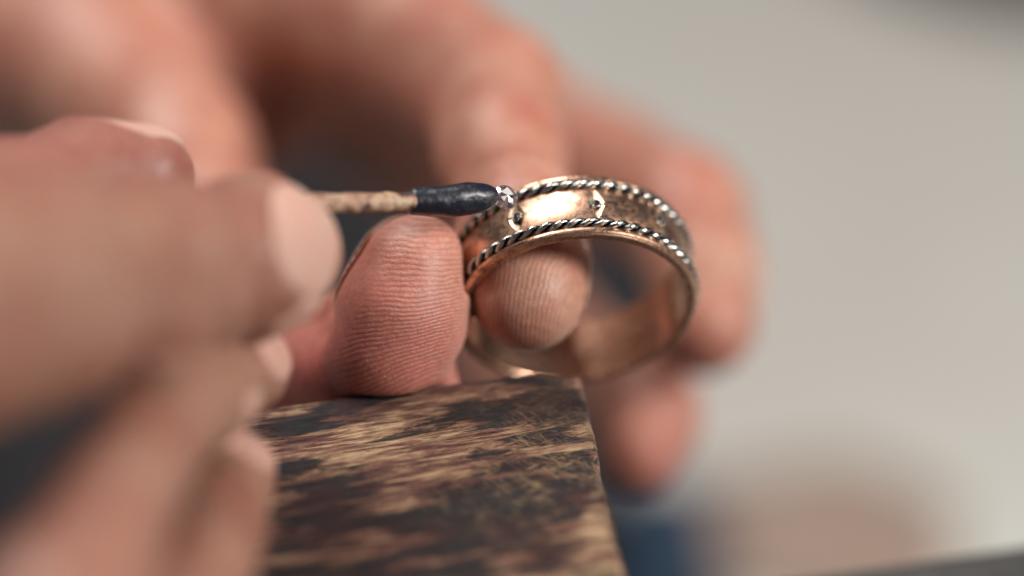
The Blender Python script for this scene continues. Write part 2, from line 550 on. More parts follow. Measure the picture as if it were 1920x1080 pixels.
def nail(f, name, c, u, wn, hl, hw, h=0.3, proud=0.28, thick_side=-4.5, free=0.0):
    """cut the bed and raise the fold in the finger's field, and build the plate over it"""
    q, side = nail_region(c, u, wn, hl, hw)
    R = max(hl, hw) + 4.5
    # sample the finger's own distance on a finer grid first
    lo = np.array(c) - R; nn = int(2 * R / h) + 1
    ax = [lo[i] + h * np.arange(nn) for i in range(3)]
    X, Y, Z = np.meshgrid(*ax, indexing='ij')
    G_ = [(A - f.lo[i]) / f.h for i, A in enumerate((X, Y, Z))]
    i0 = [np.clip(np.floor(g_).astype(int), 0, f.n[i] - 2) for i, g_ in enumerate(G_)]
    fr = [np.clip(g_ - i_, 0, 1) for g_, i_ in zip(G_, i0)]
    d = 0
    for a in (0, 1):
        for b in (0, 1):
            for e in (0, 1):
                d = d + f.D[i0[0] + a, i0[1] + b, i0[2] + e] * ((fr[0] if a else 1 - fr[0]) * (fr[1] if b else 1 - fr[1]) * (fr[2] if e else 1 - fr[2]))
    x, y, z = X - c[0], Y - c[1], Z - c[2]
    Q = q(x, y, z); sd = side(x, y, z)
    N_ = np.maximum(np.maximum(d - proud, Q), np.maximum(-(d + 0.5), thick_side - sd))
    V, Fc = surface_nets(N_.astype(np.float32), lo, h)
    NAILS.append((name, V, Fc))
    def fn(x, y, z, D):
        Q = q(x, y, z); sd = side(x, y, z); mk = 1 / (1 + np.exp(-(sd - thick_side) * 2.0))
        u_ = np.array(u, float); u_ /= np.linalg.norm(u_)
        prox = np.clip(0.55 - 0.5 * (x * u_[0] + y * u_[1] + z * u_[2]) / hl, 0, 1)
        return D + mk * (0.18 / (1 + np.exp(Q * 4)) - 0.55 * prox * np.exp(-((Q - 0.55) / 0.65) ** 2))
    f.add(c, R, fn)


def finish_hand(f, root, part_name, mat, attr_fn):
    V, Q = f.extract()
    at = attr_fn(V)
    body = mesh_from(part_name, c2w(V), Q, mat, root, True, at)
    for (nm, NV, NF) in NAILS:
        mesh_from(nm, c2w(NV), NF, MAT['nail'], root, True)
    NAILS.clear()
    return body


# ------------------------------------------------------------------ the setting: pale worktop far below
def rounded_slab(name, poly, z0, z1, mat, parent=None, bev=1.0):
    """prism over a polygon with softened top edge"""
    poly = np.array(poly)[:, :2]; n = len(poly); c = poly.mean(0)
    V = []; rings = []
    def ring(off, z):
        e = []
        for i in range(n):
            a = poly[i - 1]; b = poly[i]; d = poly[(i + 1) % n]
            n1 = (b - a); n1 = np.array([n1[1], -n1[0]]) / np.linalg.norm(n1)
            n2 = (d - b); n2 = np.array([n2[1], -n2[0]]) / np.linalg.norm(n2)
            m_ = n1 + n2; m_ /= (m_ @ m_) / 2
            e.append((*(b - m_ * off), z))
        rings.append(list(range(len(V), len(V) + n))); V.extend(e)
    ring(0, z0); ring(0, z1 - bev)
    for t in (0.25, 0.5, 0.75, 1.0):
        a = t * math.pi / 2
        ring(bev * (1 - math.cos(a)), z1 - bev + bev * math.sin(a))
    Fc = []
    for r0, r1 in zip(rings[:-1], rings[1:]):
        for i in range(n): Fc.append([r0[i], r0[(i + 1) % n], r1[(i + 1) % n], r1[i]])
    Fc.append(rings[-1]); Fc.append(rings[0][::-1])
    o = mesh_from(name, V, Fc, mat, parent, False)
    return o


TOPZ = -150.0
m_top = plain('pale_laminate', (0.49, 0.46, 0.43), (0.55, 0.555, 0.515), 0.008, 0.55, 0.15)
nV = []; nx = 24
xs = np.linspace(-1100, 1500, nx); ys = np.linspace(-900, 2200, nx)
V = [(x, y, TOPZ) for y in ys for x in xs]
Fc = [[j * nx + i, j * nx + i + 1, (j + 1) * nx + i + 1, (j + 1) * nx + i] for j in range(nx - 1) for i in range(nx - 1)]
wt = mesh_from('worktop', V, Fc, m_top); wt['kind'] = 'structure'

# ------------------------------------------------------------------ bench pin (the worn wooden block)
PZ = 1.0                                   # height of the pin's top face
p_far_l = on_plane(-150, 845, PZ); p_far_r = on_plane(1088, 681, PZ)
p_near_r = on_plane(1245, 1400, PZ)
edge_dir = (p_far_r - p_far_l)[:2]; edge_dir /= np.linalg.norm(edge_dir)
right_dir = (p_near_r - p_far_r)[:2]; right_dir /= np.linalg.norm(right_dir)
GRAIN = math.atan2(edge_dir[1], edge_dir[0]) + 0.03
MAT['wood'] = wood_material(GRAIN)
pin = empty('bench_pin', (p_far_r[0] - 20, p_far_r[1] - 60, -18), 'worn brown wooden bench pin with black grime, its square end under the ring', 'bench pin')
LU, LV, TH = 35.0, 110.0, 17.0            # extent along the far edge, toward the camera side, thickness
nu, nv = 330, 330
uu = LU * (1 - np.linspace(0, 1, nu) ** 1.0)        # distance from the right edge
vv = LV * np.linspace(0, 1, nv) ** 1.7              # distance from the far edge


def vnoise(x, y, s, seed):
    r = np.random.default_rng(seed).random((256, 256))
    X = x * s; Y = y * s
    i = np.floor(X).astype(int); j = np.floor(Y).astype(int); fx = X - i; fy = Y - j
    fx = fx * fx * (3 - 2 * fx); fy = fy * fy * (3 - 2 * fy)
    a = r[i % 256, j % 256]; b = r[(i + 1) % 256, j % 256]; c = r[i % 256, (j + 1) % 256]; d = r[(i + 1) % 256, (j + 1) % 256]
    return (a * (1 - fx) + b * fx) * (1 - fy) + (c * (1 - fx) + d * fx) * fy - 0.5


def proj(Pw):
    d = np.asarray(Pw) - CAM; z = -(d @ BACK)
    return 960 + F * (d @ RIGHT) / z, 540 - F * (d @ UP) / z


# where the black grime sits thickest (+) and where bare wood shows through (-)
GRIME = [(935, 778, 85, 24, 1.0), (1040, 700, 85, 20, 1.0), (960, 935, 150, 45, 0.7), (860, 1030, 150, 35, 0.5), (545, 800, 60, 22, 0.8),
         (575, 870, 45, 16, 0.7), (850, 705, 60, 8, 0.5), (700, 720, 110, 8, 0.4), (640, 935, 90, 14, 0.5), (600, 1010, 60, 22, 0.6),
         (690, 815, 130, 20, -0.7), (620, 860, 80, 12, -0.5), (760, 950, 70, 14, -0.9), (1118, 960, 22, 50, -1.1), (900, 740, 120, 8, -0.5),
         (1060, 840, 90, 30, -0.7), (540, 775, 40, 6, -0.6), (700, 1010, 40, 14, -0.6), (800, 890, 70, 10, -0.5)]


def pin_mesh():
    """one closed block: a dense top sheet that rolls over rounded edges into plain sides"""
    R = 0.9
    # parameter lines across each direction: side, roll-over, top
    def lines(L, n):
        roll = [R * (1 - math.cos(t)) for t in np.linspace(0, math.pi / 2, 6)[:-1]]
        rz = [-R * (1 - math.sin(t)) for t in np.linspace(0, math.pi / 2, 6)[:-1]]
        top = R + (L - 2 * R) * np.linspace(0, 1, n) ** 1.5
        pos = [0.0] + roll + list(top) + [L - r for r in roll[::-1]] + [L]
        z = [-TH] + rz + [0.0] * n + rz[::-1] + [-TH]
        return np.array(pos), np.array(z)
    pu, zu = lines(LU, 240); pv, zv = lines(LV, 260)
    Ug, Vg = np.meshgrid(pu, pv, indexing='ij')
    Zg = np.minimum(zu[:, None], zv[None, :])
    x = p_far_r[0] - edge_dir[0] * Ug + right_dir[0] * Vg
    y = p_far_r[1] - edge_dir[1] * Ug + right_dir[1] * Vg
    inner = Zg > -2
    gx = x * math.cos(GRAIN) + y * math.sin(GRAIN); gy = -x * math.sin(GRAIN) + y * math.cos(GRAIN)
    dz = 0.16 * vnoise(gx + 50, gy + 200, 0.12, 1) + 0.14 * vnoise(gx * 0.25 + 90, gy + 200, 0.9, 2) + 0.07 * vnoise(gx * 0.3 + 90, gy + 200, 2.4, 3)
    # dents and chips along both visible edges
    chip = np.clip(vnoise(Vg * 1.0 + 20, Ug + 20, 0.5, 4) * 2, 0, 1) * np.exp(-Ug / 1.1) * 1.4
    chip += np.clip(vnoise(Ug * 1.0 + 60, Vg + 20, 0.45, 5) * 2, 0, 1) * np.exp(-Vg / 1.5) * 0.5
    # the working corner is worn round
    cr = np.hypot(Ug, Vg); worn = 2.2 * np.exp(-(cr / 3.2) ** 2)
    Z = np.where(inner, Zg + dz - chip - worn * 0.5, Zg)
    mid = np.array([x.mean(), y.mean()])
    pull = np.where(inner, 0, 0)
    V = np.stack([x, y, Z + PZ], -1).reshape(-1, 3)
    a, b = Ug.shape
    I = np.arange(a * b).reshape(a, b)
    Q = np.stack([I[:-1, :-1], I[1:, :-1], I[1:, 1:], I[:-1, 1:]], -1).reshape(-1, 4)
    bot = [I[0, 0], I[0, -1], I[-1, -1], I[-1, 0]]
    dd = np.hypot((Ug - 7) / 8.5, (Vg - 14) / 9.0)
    sc = np.clip(1.25 - dd, 0, 1) * np.where(inner, 1, 0)
    sc = np.clip(sc + 0.35 * np.exp(-Ug / 4) * (Vg < 40), 0, 1)
    X_, Y_ = proj(V)
    gr_ = np.zeros(len(V))
    for (cx, cy, rx, ry, a_) in GRIME:
        e = ((X_ - cx) / rx) ** 2 + ((Y_ + 0.12 * (X_ - cx) - cy) / ry) ** 2
        gr_ += a_ * np.exp(-e)
    return V, Q, sc.ravel(), bot, gr_


V, Q, sc, bot, grm = pin_mesh()
# orientation check: top should face up
e1 = V[Q[5000, 1]] - V[Q[5000, 0]]; e2 = V[Q[5000, 3]] - V[Q[5000, 0]]
if np.cross(e1, e2)[2] < 0: Q = Q[:, ::-1]
Fl = Q
pin_top = mesh_from('wood_block', V, np.concatenate([Fl, np.array([bot])]), MAT['wood'], pin, True, {'scratched': sc, 'grime': grm})

# the bench the pin is fixed to: dark wood under its hidden left end, standing on the worktop
m_dark = plain('dark_bench_wood', (0.035, 0.034, 0.036), (0.07, 0.066, 0.062), 0.05, 0.5, 0.2)
c0 = p_far_r[:2] - edge_dir * 24 + right_dir * 6
bpoly = [c0 - edge_dir * 170, c0 - edge_dir * 170 + right_dir * 150, c0 + right_dir * 150, c0]
bench = rounded_slab('bench_block', bpoly, TOPZ + 0.2, PZ - TH - 0.1, m_dark, bev=2.0)
tag(bench, 'dark bench block under the left side of the wooden pin', 'bench')

# ------------------------------------------------------------------ ring
RN = np.array([0.148, -1.244, 1.0]); RN /= np.linalg.norm(RN)          # opening that faces us, camera frame
RC = np.array([5.662, -2.114, -250.0])
nW = dirw(RN); cW = c2w(RC)
# zero angle: the direction in the ring's plane nearest to camera-up
vW = dirw([0, 1, 0]); vW = vW - nW * (vW @ nW); vW /= np.linalg.norm(vW)
uW = np.cross(vW, nW)            # to the right as seen from the front
if uW[0] < 0: uW = -uW


def ringpt(th, r, a):
    """th clockwise from the top as the camera sees it, r radius, a distance behind the front face"""
    th, r, a = np.broadcast_arrays(th, r, a)
    return cW + (np.sin(th) * r)[..., None] * uW + (np.cos(th) * r)[..., None] * vW - a[..., None] * nW


low = min(ringpt(np.linspace(0, 6.28, 100), 10.6, 3.0)[:, 2])
ring = empty('ring', cW, 'wide rose gold ring with two twisted silver wire borders and empty stone settings', 'ring')


# seat angles from where the three visible settings stand
def seat_angle(px, py, a=3.38, r=10.75):
    t = np.linspace(-2, 2, 4001); P = ringpt(t, r, a); X, Y = proj(P)
    return t[np.argmin((X - px) ** 2 + (Y - py) ** 2)]


SEATS = [seat_angle(970, 410), seat_angle(1117, 381), seat_angle(1241, 412)]
print('seats', SEATS)
step = (SEATS[2] - SEATS[0]) / 2
ALLS = list(SEATS)
k = 1
while SEATS[2] + step * k < SEATS[0] - step * 1.6 + 2 * math.pi:
    ALLS.append(SEATS[2] + step * k); k += 1


def build_band():
    WB = 6.71
    prof = []          # (a, r) outer face from front edge to back edge, then the inner face back
    def P(a, r): prof.append((a, r))
    P(0.14, 9.90); P(0.04, 9.94); P(0.0, 10.02); P(0.0, 10.40); P(0.03, 10.50); P(0.10, 10.57)
    for t in np.linspace(0, math.pi, 9): P(0.47 - 0.34 * math.cos(t), 10.58 + 0.20 * math.sin(t))
    P(0.86, 10.44); P(1.24, 10.38); P(1.60, 10.42); P(1.68, 10.56)
    nb = 46
    for t in np.linspace(0, 1, nb): P(1.72 + t * 3.34, 10.60 + 0.17 * math.sin(math.pi * t) ** 0.8)
    P(5.10, 10.56); P(5.18, 10.42); P(5.54, 10.38); P(5.92, 10.44)
    for t in np.linspace(0, math.pi, 9): P(6.28 - 0.34 * math.cos(t), 10.58 + 0.18 * math.sin(t))
    P(WB - 0.03, 10.50); P(WB, 10.38); P(WB, 10.24); P(WB - 0.04, 10.05); P(WB - 0.15, 9.98)
    for t in np.linspace(0.08, 0.92, 10): P(WB - 0.15 - t * (WB - 0.3), 9.95 + 0.03 * math.cos(2 * math.pi * t))
    prof = np.array(prof)
    th = list(np.linspace(-math.pi, math.pi, 721)[:-1])
    for s_ in ALLS:
        s2 = (s_ + math.pi) % (2 * math.pi) - math.pi
        th += list(s2 + np.linspace(-0.085, 0.085, 41))
    th = np.array(sorted(th)); th = th[np.concatenate([[True], np.diff(th) > 5e-4])]
    T, A = np.meshgrid(th, prof[:, 0], indexing='ij'); R = np.broadcast_to(prof[:, 1], T.shape).copy()
    outer = (A > 1.70) & (A < 5.08) & (R > 10.5)
    depth = np.zeros_like(R)
    for s_ in ALLS:
        s2 = (s_ + math.pi) % (2 * math.pi) - math.pi
        x = (T - s2) * 10.7; y = (A - 3.39) / 1.66
        hw = 0.72 * np.clip(1 - np.abs(y) ** 1.6, 0, None)
        t_ = np.where(hw > 1e-3, 1 - np.abs(x) / np.maximum(hw, 1e-3), 0)
        depth = np.maximum(depth, np.clip(t_, 0, 1) * np.minimum(hw / 0.8 * 1.15, 1) * 0.42)
    R = R - np.where(outer, depth, 0)
    # hand-made: slightly uneven
    R = R + 0.018 * np.sin(3 * T + 0.6) + np.where(outer, 0.012 * np.sin(11 * T + A * 2), 0)
    V = ringpt(T, R, A)
    a, b = T.shape; I = np.arange(a * b).reshape(a, b)
    I2 = np.roll(I, -1, 0); J = np.roll(I, -1, 1); IJ = np.roll(I2, -1, 1)
    Q = np.stack([I, I2, IJ, J], -1).reshape(-1, 4)
    return V.reshape(-1, 3), Q, (depth * outer).ravel()


V, Q, dp = build_band()
c_ = V[Q].mean(1); nn_ = np.cross(V[Q[:, 1]] - V[Q[:, 0]], V[Q[:, 3]] - V[Q[:, 0]])
# outward test on the outer face
k0 = np.argmax(((c_ - cW) - ((c_ - cW) @ nW)[:, None] * nW).__pow__(2).sum(1))
if nn_[k0] @ (c_[k0] - cW) < 0: Q = Q[:, ::-1]
band = mesh_from('band', V, Q, MAT['rose'], ring, True, {'cut': (dp > 0.001).astype(float)})
band.data.materials.append(MAT['cut'])
mi = ((dp[Q] > 0.0005).sum(1) >= 3).astype(np.int32)
band.data.polygons.foreach_set('material_index', mi)
# crisp edges where the facets meet
md = band.modifiers.new('edges', 'EDGE_SPLIT'); md.split_angle = math.radians(16)


def rope(a_c, r_c, hand, phase, pitch_beads=1.30):
    root = None
    n = 1500; circ = 2 * math.pi * r_c
    turns = round(circ / (2 * pitch_beads))
    rs, off = 0.245, 0.215; ns = 12
    for s_ in (0, 1):
        t = np.arange(n) / n * 2 * math.pi
        ph = hand * turns * t + math.pi * s_ + phase
        rr = r_c + off * np.cos(ph); aa = a_c + off * np.sin(ph)
        Cn = ringpt(t, rr, aa)
        Tn = np.roll(Cn, -1, 0) - np.roll(Cn, 1, 0); Tn /= np.linalg.norm(Tn, axis=1)[:, None]
        rad = ringpt(t, 1.0 + 0 * t, 0 * t) - cW
        b1 = rad - (rad * Tn).sum(1)[:, None] * Tn; b1 /= np.linalg.norm(b1, axis=1)[:, None]
        b2 = np.cross(Tn, b1)
        al = np.arange(ns) / ns * 2 * math.pi
        wob = 1 + 0.05 * np.sin(t * 37 + s_)[:, None]
        P = Cn[:, None] + rs * wob[..., None] * (np.cos(al)[None, :, None] * b1[:, None] + np.sin(al)[None, :, None] * b2[:, None])
        axis = ringpt(t, r_c + 0 * t, a_c + 0 * t)
        dist = np.linalg.norm(P - axis[:, None], axis=2)
        pat = np.clip((0.405 - dist) / 0.12, 0, 1)
        I = np.arange(n * ns).reshape(n, ns); I2 = np.roll(I, -1, 0)
        Q = np.stack([I, I2, np.roll(I2, -1, 1), np.roll(I, -1, 1)], -1).reshape(-1, 4)[:, ::-1]
        if s_ == 0:
            root = mesh_from('rope_trim', P.reshape(-1, 3), Q, MAT['silver'], ring, True, {'patina': pat.ravel()})
        else:
            o = mesh_from('strand', P.reshape(-1, 3), Q, MAT['silver'], None, True, {'patina': pat.ravel()})
            o.parent = root
            o.matrix_parent_inverse = Matrix.Translation(-Vector(ring.location) + Vector(ring.location))
    return root


ring_ropes = [rope(1.24, 10.70, 1, 0.3), rope(5.54, 10.68, 1, 1.1)]


def uv_ball(c, r, sc=(1, 1, 1), n=10, m=14, axes=None, wob=0.0):
    V = []; Fc = []
    ax = np.eye(3) if axes is None else np.array(axes)
    for i in range(n + 1):
        t = math.pi * i / n
        for j in range(m):
            p = 2 * math.pi * j / m
            q = np.array([math.sin(t) * math.cos(p), math.sin(t) * math.sin(p), math.cos(t)]) * np.array(sc) * r
            q = q * (1 + wob * math.sin(3 * p + 5 * t))
            V.append(np.array(c) + q @ ax)
    for i in range(n):
        for j in range(m):
            a = i * m + j; b = i * m + (j + 1) % m
            Fc.append([a, a + m, b + m, b])
    return V, Fc


def torus(c, ax, R, r, n=28, m=10, flare=0.0):
    ax = np.array(ax); V = []; Fc = []
    for i in range(n):
        t = 2 * math.pi * i / n
        e = math.cos(t) * ax[0] + math.sin(t) * ax[1]
        for j in range(m):
            p = 2 * math.pi * j / m
            V.append(c + e * (R * (1 + 0.10 * math.sin(2 * t + 1)) + r * math.cos(p)) + ax[2] * (r * 1.5 * math.sin(p)))
    for i in range(n):
        for j in range(m):
            Fc.append([i * m + j, ((i + 1) % n) * m + j, ((i + 1) % n) * m + (j + 1) % m, i * m + (j + 1) % m])
    return V, Fc


def join(parts):
    V = []; Fc = []
    for v, f in parts:
        o = len(V); V.extend(v); Fc.extend([[i + o for i in q] for q in f])
    return V, Fc


m_hole, nt_, b_ = new_mat('dark_hole'); b_.inputs['Base Color'].default_value = (0.02, 0.015, 0.015, 1); b_.inputs['Roughness'].default_value = 0.25
for s_ in ALLS:
    c = ringpt(s_, 10.66, 3.39); rad = ringpt(s_, 1, 0) - cW; rad /= np.linalg.norm(rad)
    tan = ringpt(s_ + 0.01, 10, 0) - ringpt(s_, 10, 0); tan /= np.linalg.norm(tan); axl = np.cross(rad, tan)
    ax = np.array([tan, axl, rad])
    cup = mesh_from('stone_setting', *torus(c + rad * 0.0, ax, 0.40, 0.10), MAT['dark_silver'], ring, True)
    hv, hf = uv_ball(c - rad * 0.06, 0.37, (1, 1, 0.45), 8, 14, ax)
    h_ = mesh_from('hole', hv, hf, m_hole, None, True); h_.parent = cup; h_.matrix_parent_inverse = Matrix.Identity(4)
    for (dt, da, rb, mm) in ((-0.62, 0.12, 0.12, 'dark_silver'), (0.66, -0.06, 0.12, 'dark_silver'), (-0.26, -0.30, 0.12, 'silver'), (0.14, -0.38, 0.08, 'silver'), (0.30, 0.26, 0.10, 'silver')):
        q = c + tan * dt + axl * da + rad * 0.06
        bv, bf = uv_ball(q, rb, (1, 1, 1.15), 8, 10, ax)
        bead = mesh_from('bead', bv, bf, MAT[mm], None, True); bead.parent = cup; bead.matrix_parent_inverse = Matrix.Identity(4)

# ------------------------------------------------------------------ diamond
m_gem, nt_, b_ = new_mat('diamond')
b_.inputs['Base Color'].default_value = (1.0, 0.94, 0.95, 1); b_.inputs['Roughness'].default_value = 0.0
b_.inputs['IOR'].default_value = 2.2; b_.inputs['Transmission Weight'].default_value = 1.0; b_.inputs['Metallic'].default_value = 0.4


def brilliant(c, r, axis, spin=0.3):
    ax = np.array(axis, float); ax /= np.linalg.norm(ax)
    u = np.cross(ax, [0.3, 0.1, 1.0]); u /= np.linalg.norm(u); v = np.cross(ax, u)
    V = []
    def P(rr, a, z): V.append(c + r * (rr * math.cos(a) * u + rr * math.sin(a) * v + z * ax)); return len(V) - 1
    s = math.pi / 8
    tab = [P(0.56, 2 * s * i + spin, 0.33) for i in range(8)]
    star = [P(0.80, 2 * s * i + s + spin, 0.20) for i in range(8)]
    gt = [P(1.0, s * i + spin, 0.045) for i in range(16)]
    gb = [P(1.0, s * i + spin, -0.03) for i in range(16)]
    pv = [P(0.30, 2 * s * i + s + spin, -0.66) for i in range(8)]
    cul = P(0, 0, -0.88)
    apex = P(0.0, 0.0, 0.42)
    Fc = [[tab[i_], tab[(i_ + 1) % 8], apex] for i_ in range(8)]
    for i in range(8):
        j = (i + 1) % 8
        Fc += [[tab[i], star[i], tab[j]],                       # star facet
               [tab[i], star[i - 1], gt[2 * i], star[i]]]        # kite
        Fc += [[star[i], gt[2 * i], gt[2 * i + 1]], [star[i], gt[2 * i + 1], gt[(2 * i + 2) % 16]]]
        Fc += [[gb[2 * i], pv[i], gb[2 * i + 1]], [gb[2 * i + 1], pv[i], gb[(2 * i + 2) % 16]]]
        Fc += [[gb[2 * i], pv[i - 1], cul, pv[i]]]
    for i in range(16):
        j = (i + 1) % 16
        Fc.append([gt[i], gb[i], gb[j], gt[j]])
    return V, Fc


GD = 241.8
gem_c = W(948, 370, GD)
Vg, Fg = brilliant(gem_c, 1.12, dirw([0.35, 0.35, 0.80]))
gem = mesh_from('diamond', Vg, Fg, m_gem, None, False)
for nm_, colr, mt_, tr_ in (('diamond_bright_reflection', (1.0, 0.95, 0.96, 1), 0.15, 0.25), ('diamond_rose_reflection', (0.85, 0.62, 0.58, 1), 0.5, 0.6)):
    mg, _, bb = new_mat(nm_); bb.inputs['Base Color'].default_value = colr; bb.inputs['Metallic'].default_value = mt_
    bb.inputs['Roughness'].default_value = 0.02; bb.inputs['IOR'].default_value = 2.4; bb.inputs['Transmission Weight'].default_value = tr_
    gem.data.materials.append(mg)
gr_ = random.Random(4)
for p_ in gem.data.polygons: p_.material_index = gr_.choice((0, 1, 2, 1, 2, 0))  # facet tints picked at random stand in for reflections inside the stone
bm = bmesh.new(); bm.from_mesh(gem.data); bmesh.ops.recalc_face_normals(bm, faces=bm.faces); bm.to_mesh(gem.data); bm.free()
tag(gem, 'tiny clear cut diamond stuck to the tip of the dark wax', 'diamond')

# ------------------------------------------------------------------ setting stick: pale stick with a dark wax tip
stick = empty('wax_stick', W(700, 380, 238), 'thin pale stick with a blue-black wax tip, held between finger and thumb', 'wax stick')


def tube(path, radii, ns=20, lump=0.0, seed=1, caps=True):
    path = np.array(path); n = len(path); r_ = np.random.default_rng(seed)
    T = np.gradient(path, axis=0); T /= np.linalg.norm(T, axis=1)[:, None]
    a = np.cross(T, [0, 0.2, 1.0]); a /= np.linalg.norm(a, axis=1)[:, None]; b = np.cross(T, a)
    al = np.arange(ns) / ns * 2 * math.pi
    R = np.array(radii)[:, None] * np.ones(ns)
    if lump:
        ph = r_.random(8) * 6.28
        t = np.linspace(0, 1, n)[:, None]
        R = R * (1 + lump * (np.sin(9 * t + 2 * al + ph[0]) * 0.5 + np.sin(17 * t + al + ph[1]) * 0.35 + np.sin(29 * t - 2 * al + ph[2]) * 0.25 + np.sin(5 * t + 3 * al + ph[3]) * 0.3))
    V = (path[:, None] + R[..., None] * (np.cos(al)[None, :, None] * a[:, None] + np.sin(al)[None, :, None] * b[:, None])).reshape(-1, 3)
    I = np.arange(n * ns).reshape(n, ns)
    Fc = [list(map(int, q)) for q in np.stack([I[:-1], np.roll(I[:-1], -1, 1), np.roll(I[1:], -1, 1), I[1:]], -1).reshape(-1, 4)]
    if caps: Fc += [list(map(int, I[0])), list(map(int, I[-1][::-1]))]
    return V, Fc


SA = W(180, 392, 222); SB = W(800, 377, 239.5)
tt = np.linspace(0, 1, 90)[:, None]
mesh_from('stick', *tube(SA + (SB - SA) * tt, 0.82 + 0.05 * np.sin(tt[:, 0] * 60), 18, 0.05, 3), MAT['stick'], stick)
xs_ = np.linspace(0, 1, 70)
wax_path = [W(764 + 168 * t, 381 - 13 * t + 5 * math.sin(t * 3.1) - 4, 238.8 + 2.6 * t) for t in xs_]
wr = []
for t in xs_:
    body = 1.05 + 0.36 * math.sin(math.pi * min(t / 0.62, 1) * 0.5) if t < 0.62 else 1.38
    if t >= 0.62: body = 1.38 * math.sqrt(max(1 - ((t - 0.62) / 0.395) ** 2.1, 0.0)) ** 0.95
    if t < 0.05: body *= 0.55 + 0.45 * math.sqrt(t / 0.05)
    wr.append(max(body, 0.12))
mesh_from('wax_tip', *tube(wax_path, wr, 36, 0.045, 5), MAT['wax'], stick)

# ------------------------------------------------------------------ the hand that holds the ring (behind)
hb = empty('hand', W(300, 250, 300), 'bare hand pinching the ring between thumb and forefinger, fingers curled behind it', 'hand')
f = Field(cc(-700, 1250, 400) * [1, 1, 1] + np.array([0, 0, 0]), (0, 0, 0), 1) if False else Field((-118, -30, -392), (32, 62, -232), 0.75)
# index finger: knuckle -> bend -> tip through the ring
f.chain([(250, -60, 322, 190), (540, -10, 312, 165), (760, 80, 298, 152), (925, 190, 283, 138), (940, 290, 268, 118), (975, 420, 256, 108), (990, 500, 251, 106), (990, 556, 248.5, 104)], 2.2)
# middle finger, curled round behind
f.chain([(250, -40, 350, 190), (560, 0, 352, 150), (890, 205, 340, 130), (1150, 332, 320, 118), (1278, 400, 302, 118), (1318, 510, 293, 102), (1320, 612, 289, 94)], 2.2)
# ring finger
f.chain([(200, 40, 368, 180), (560, 40, 376, 130), (860, 180, 370, 122), (960, 560, 352, 108), (1105, 690, 322, 92), (1192, 738, 304, 100), (1214, 780, 298, 94), (1196, 848, 294, 80)], 2.2)
# little finger
f.chain([(150, 60, 385, 160), (520, 110, 392, 115), (810, 310, 386, 100), (900, 560, 358, 90), (960, 770, 325, 78)], 2.0)
# palm and wrist
f.chain([(200, 100, 352, 330), (-250, -60, 350, 370), (-700, -60, 345, 330), (-1100, -120, 345, 300)], 5)
# thumb: base -> pad against the outside of the ring
f.chain([(-150, -10, 330, 270), (150, 140, 312, 200), (320, 300, 294, 150), (380, 450, 284, 145), (420, 580, 272, 130), (520, 690, 258, 88)], 4)
f.chain([(530, 705, 255, 84), (640, 700, 251, 86), (730, 640, 247.2, 102), (752, 575, 246.6, 110), (772, 498, 246.2, 93)], 1.6)
f.chain([(700, 660, 248, 86), (786, 612, 247.6, 78), (794, 540, 247.2, 72), (792, 480, 247.2, 68)], 1.6)
f.chain([(650, 700, 257, 70), (745, 645, 254, 96), (755, 575, 254, 106), (770, 505, 254, 92)], 2.0)
f.chain([(560, 775, 255, 90), (680, 765, 252, 100), (765, 735, 251, 98)], 2.0)
# web between thumb and palm
f.cone(cc(330, 190, 318), 12, cc(480, 90, 312), 8, 5)
f.chain([(300, 190, 312, 150), (440, 200, 312, 125), (540, 190, 315, 85)], 4)
# wrinkles at the joints
f.groove(cc(925, 190, 283), (0.6, -0.8, -0.2), 11, 0.7, 0.5, 0.3)
f.groove(cc(1290, 400, 302), (0.7, -0.7, 0.2), 10, 0.7, 0.5, 0.3)
f.groove(cc(1150, 330, 318), (0.9, -0.4, 0.2), 10, 0.7, 0.4, 0.3)
f.cone(cc(560, 630, 268), 4.0, cc(670, 620, 258), 4.0, 2)
f.dimple(cc(600, 616, 248), 2.0, 0.9)
# flatten the pads where the ring presses
def press(fld, c, nrm, R):
    nrm = np.array(nrm, float); nrm /= np.linalg.norm(nrm)
    def fn(x, y, z, D):
        pl = x * nrm[0] + y * nrm[1] + z * nrm[2]
        k = 0.9
        a = D; b = pl
        h = np.clip(0.5 - 0.5 * (a - b) / k, 0, 1)
        return np.where(True, b * h + a * (1 - h) + k * h * (1 - h), a)
    fld.add(c, R, fn)
def ring_cut(fld):
    """keep the flesh out of the metal (with a soft bulge beside it)"""
    r = fld.box(RC - 13, RC + 13)
    sl, (X, Y, Z) = r
    x, y, z = X - RC[0], Y - RC[1], Z - RC[2]
    a = -(x * RN[0] + y * RN[1] + z * RN[2])                       # behind the front face
    rr = np.sqrt(np.maximum(x * x + y * y + z * z - a * a, 0))
    hwid = 3.36
    q1 = np.abs(rr - 10.52) - 0.62; q2 = np.abs(a - hwid) - (hwid + 0.05)
    box = np.minimum(np.maximum(q1, q2), 0) + np.sqrt(np.maximum(q1, 0) ** 2 + np.maximum(q2, 0) ** 2)
    D = fld.D[sl]; k = 0.5
    b = -box
    h = np.clip(0.5 - 0.5 * (D - b) / k, 0, 1)
    fld.D[sl] = b * h + D * (1 - h) + k * h * (1 - h)
ring_cut(f)
en = np.array([-edge_dir[1], edge_dir[0]])
f.keep_out_of_block(p_far_r, en)
nail(f, 'fingernail', cc(676, 478, 250.5), (0.42, 0.90, 0.0), (-0.86, 0.42, -0.38), 5.4, 4.7, h=0.25, proud=0.40, thick_side=-1.5)
nail(f, 'fingernail', cc(1102, 520, 252), (-0.15, -0.95, 0.3), (0.80, 0.0, -0.70), 4.3, 4.0, h=0.28, proud=0.2, thick_side=-2.0)
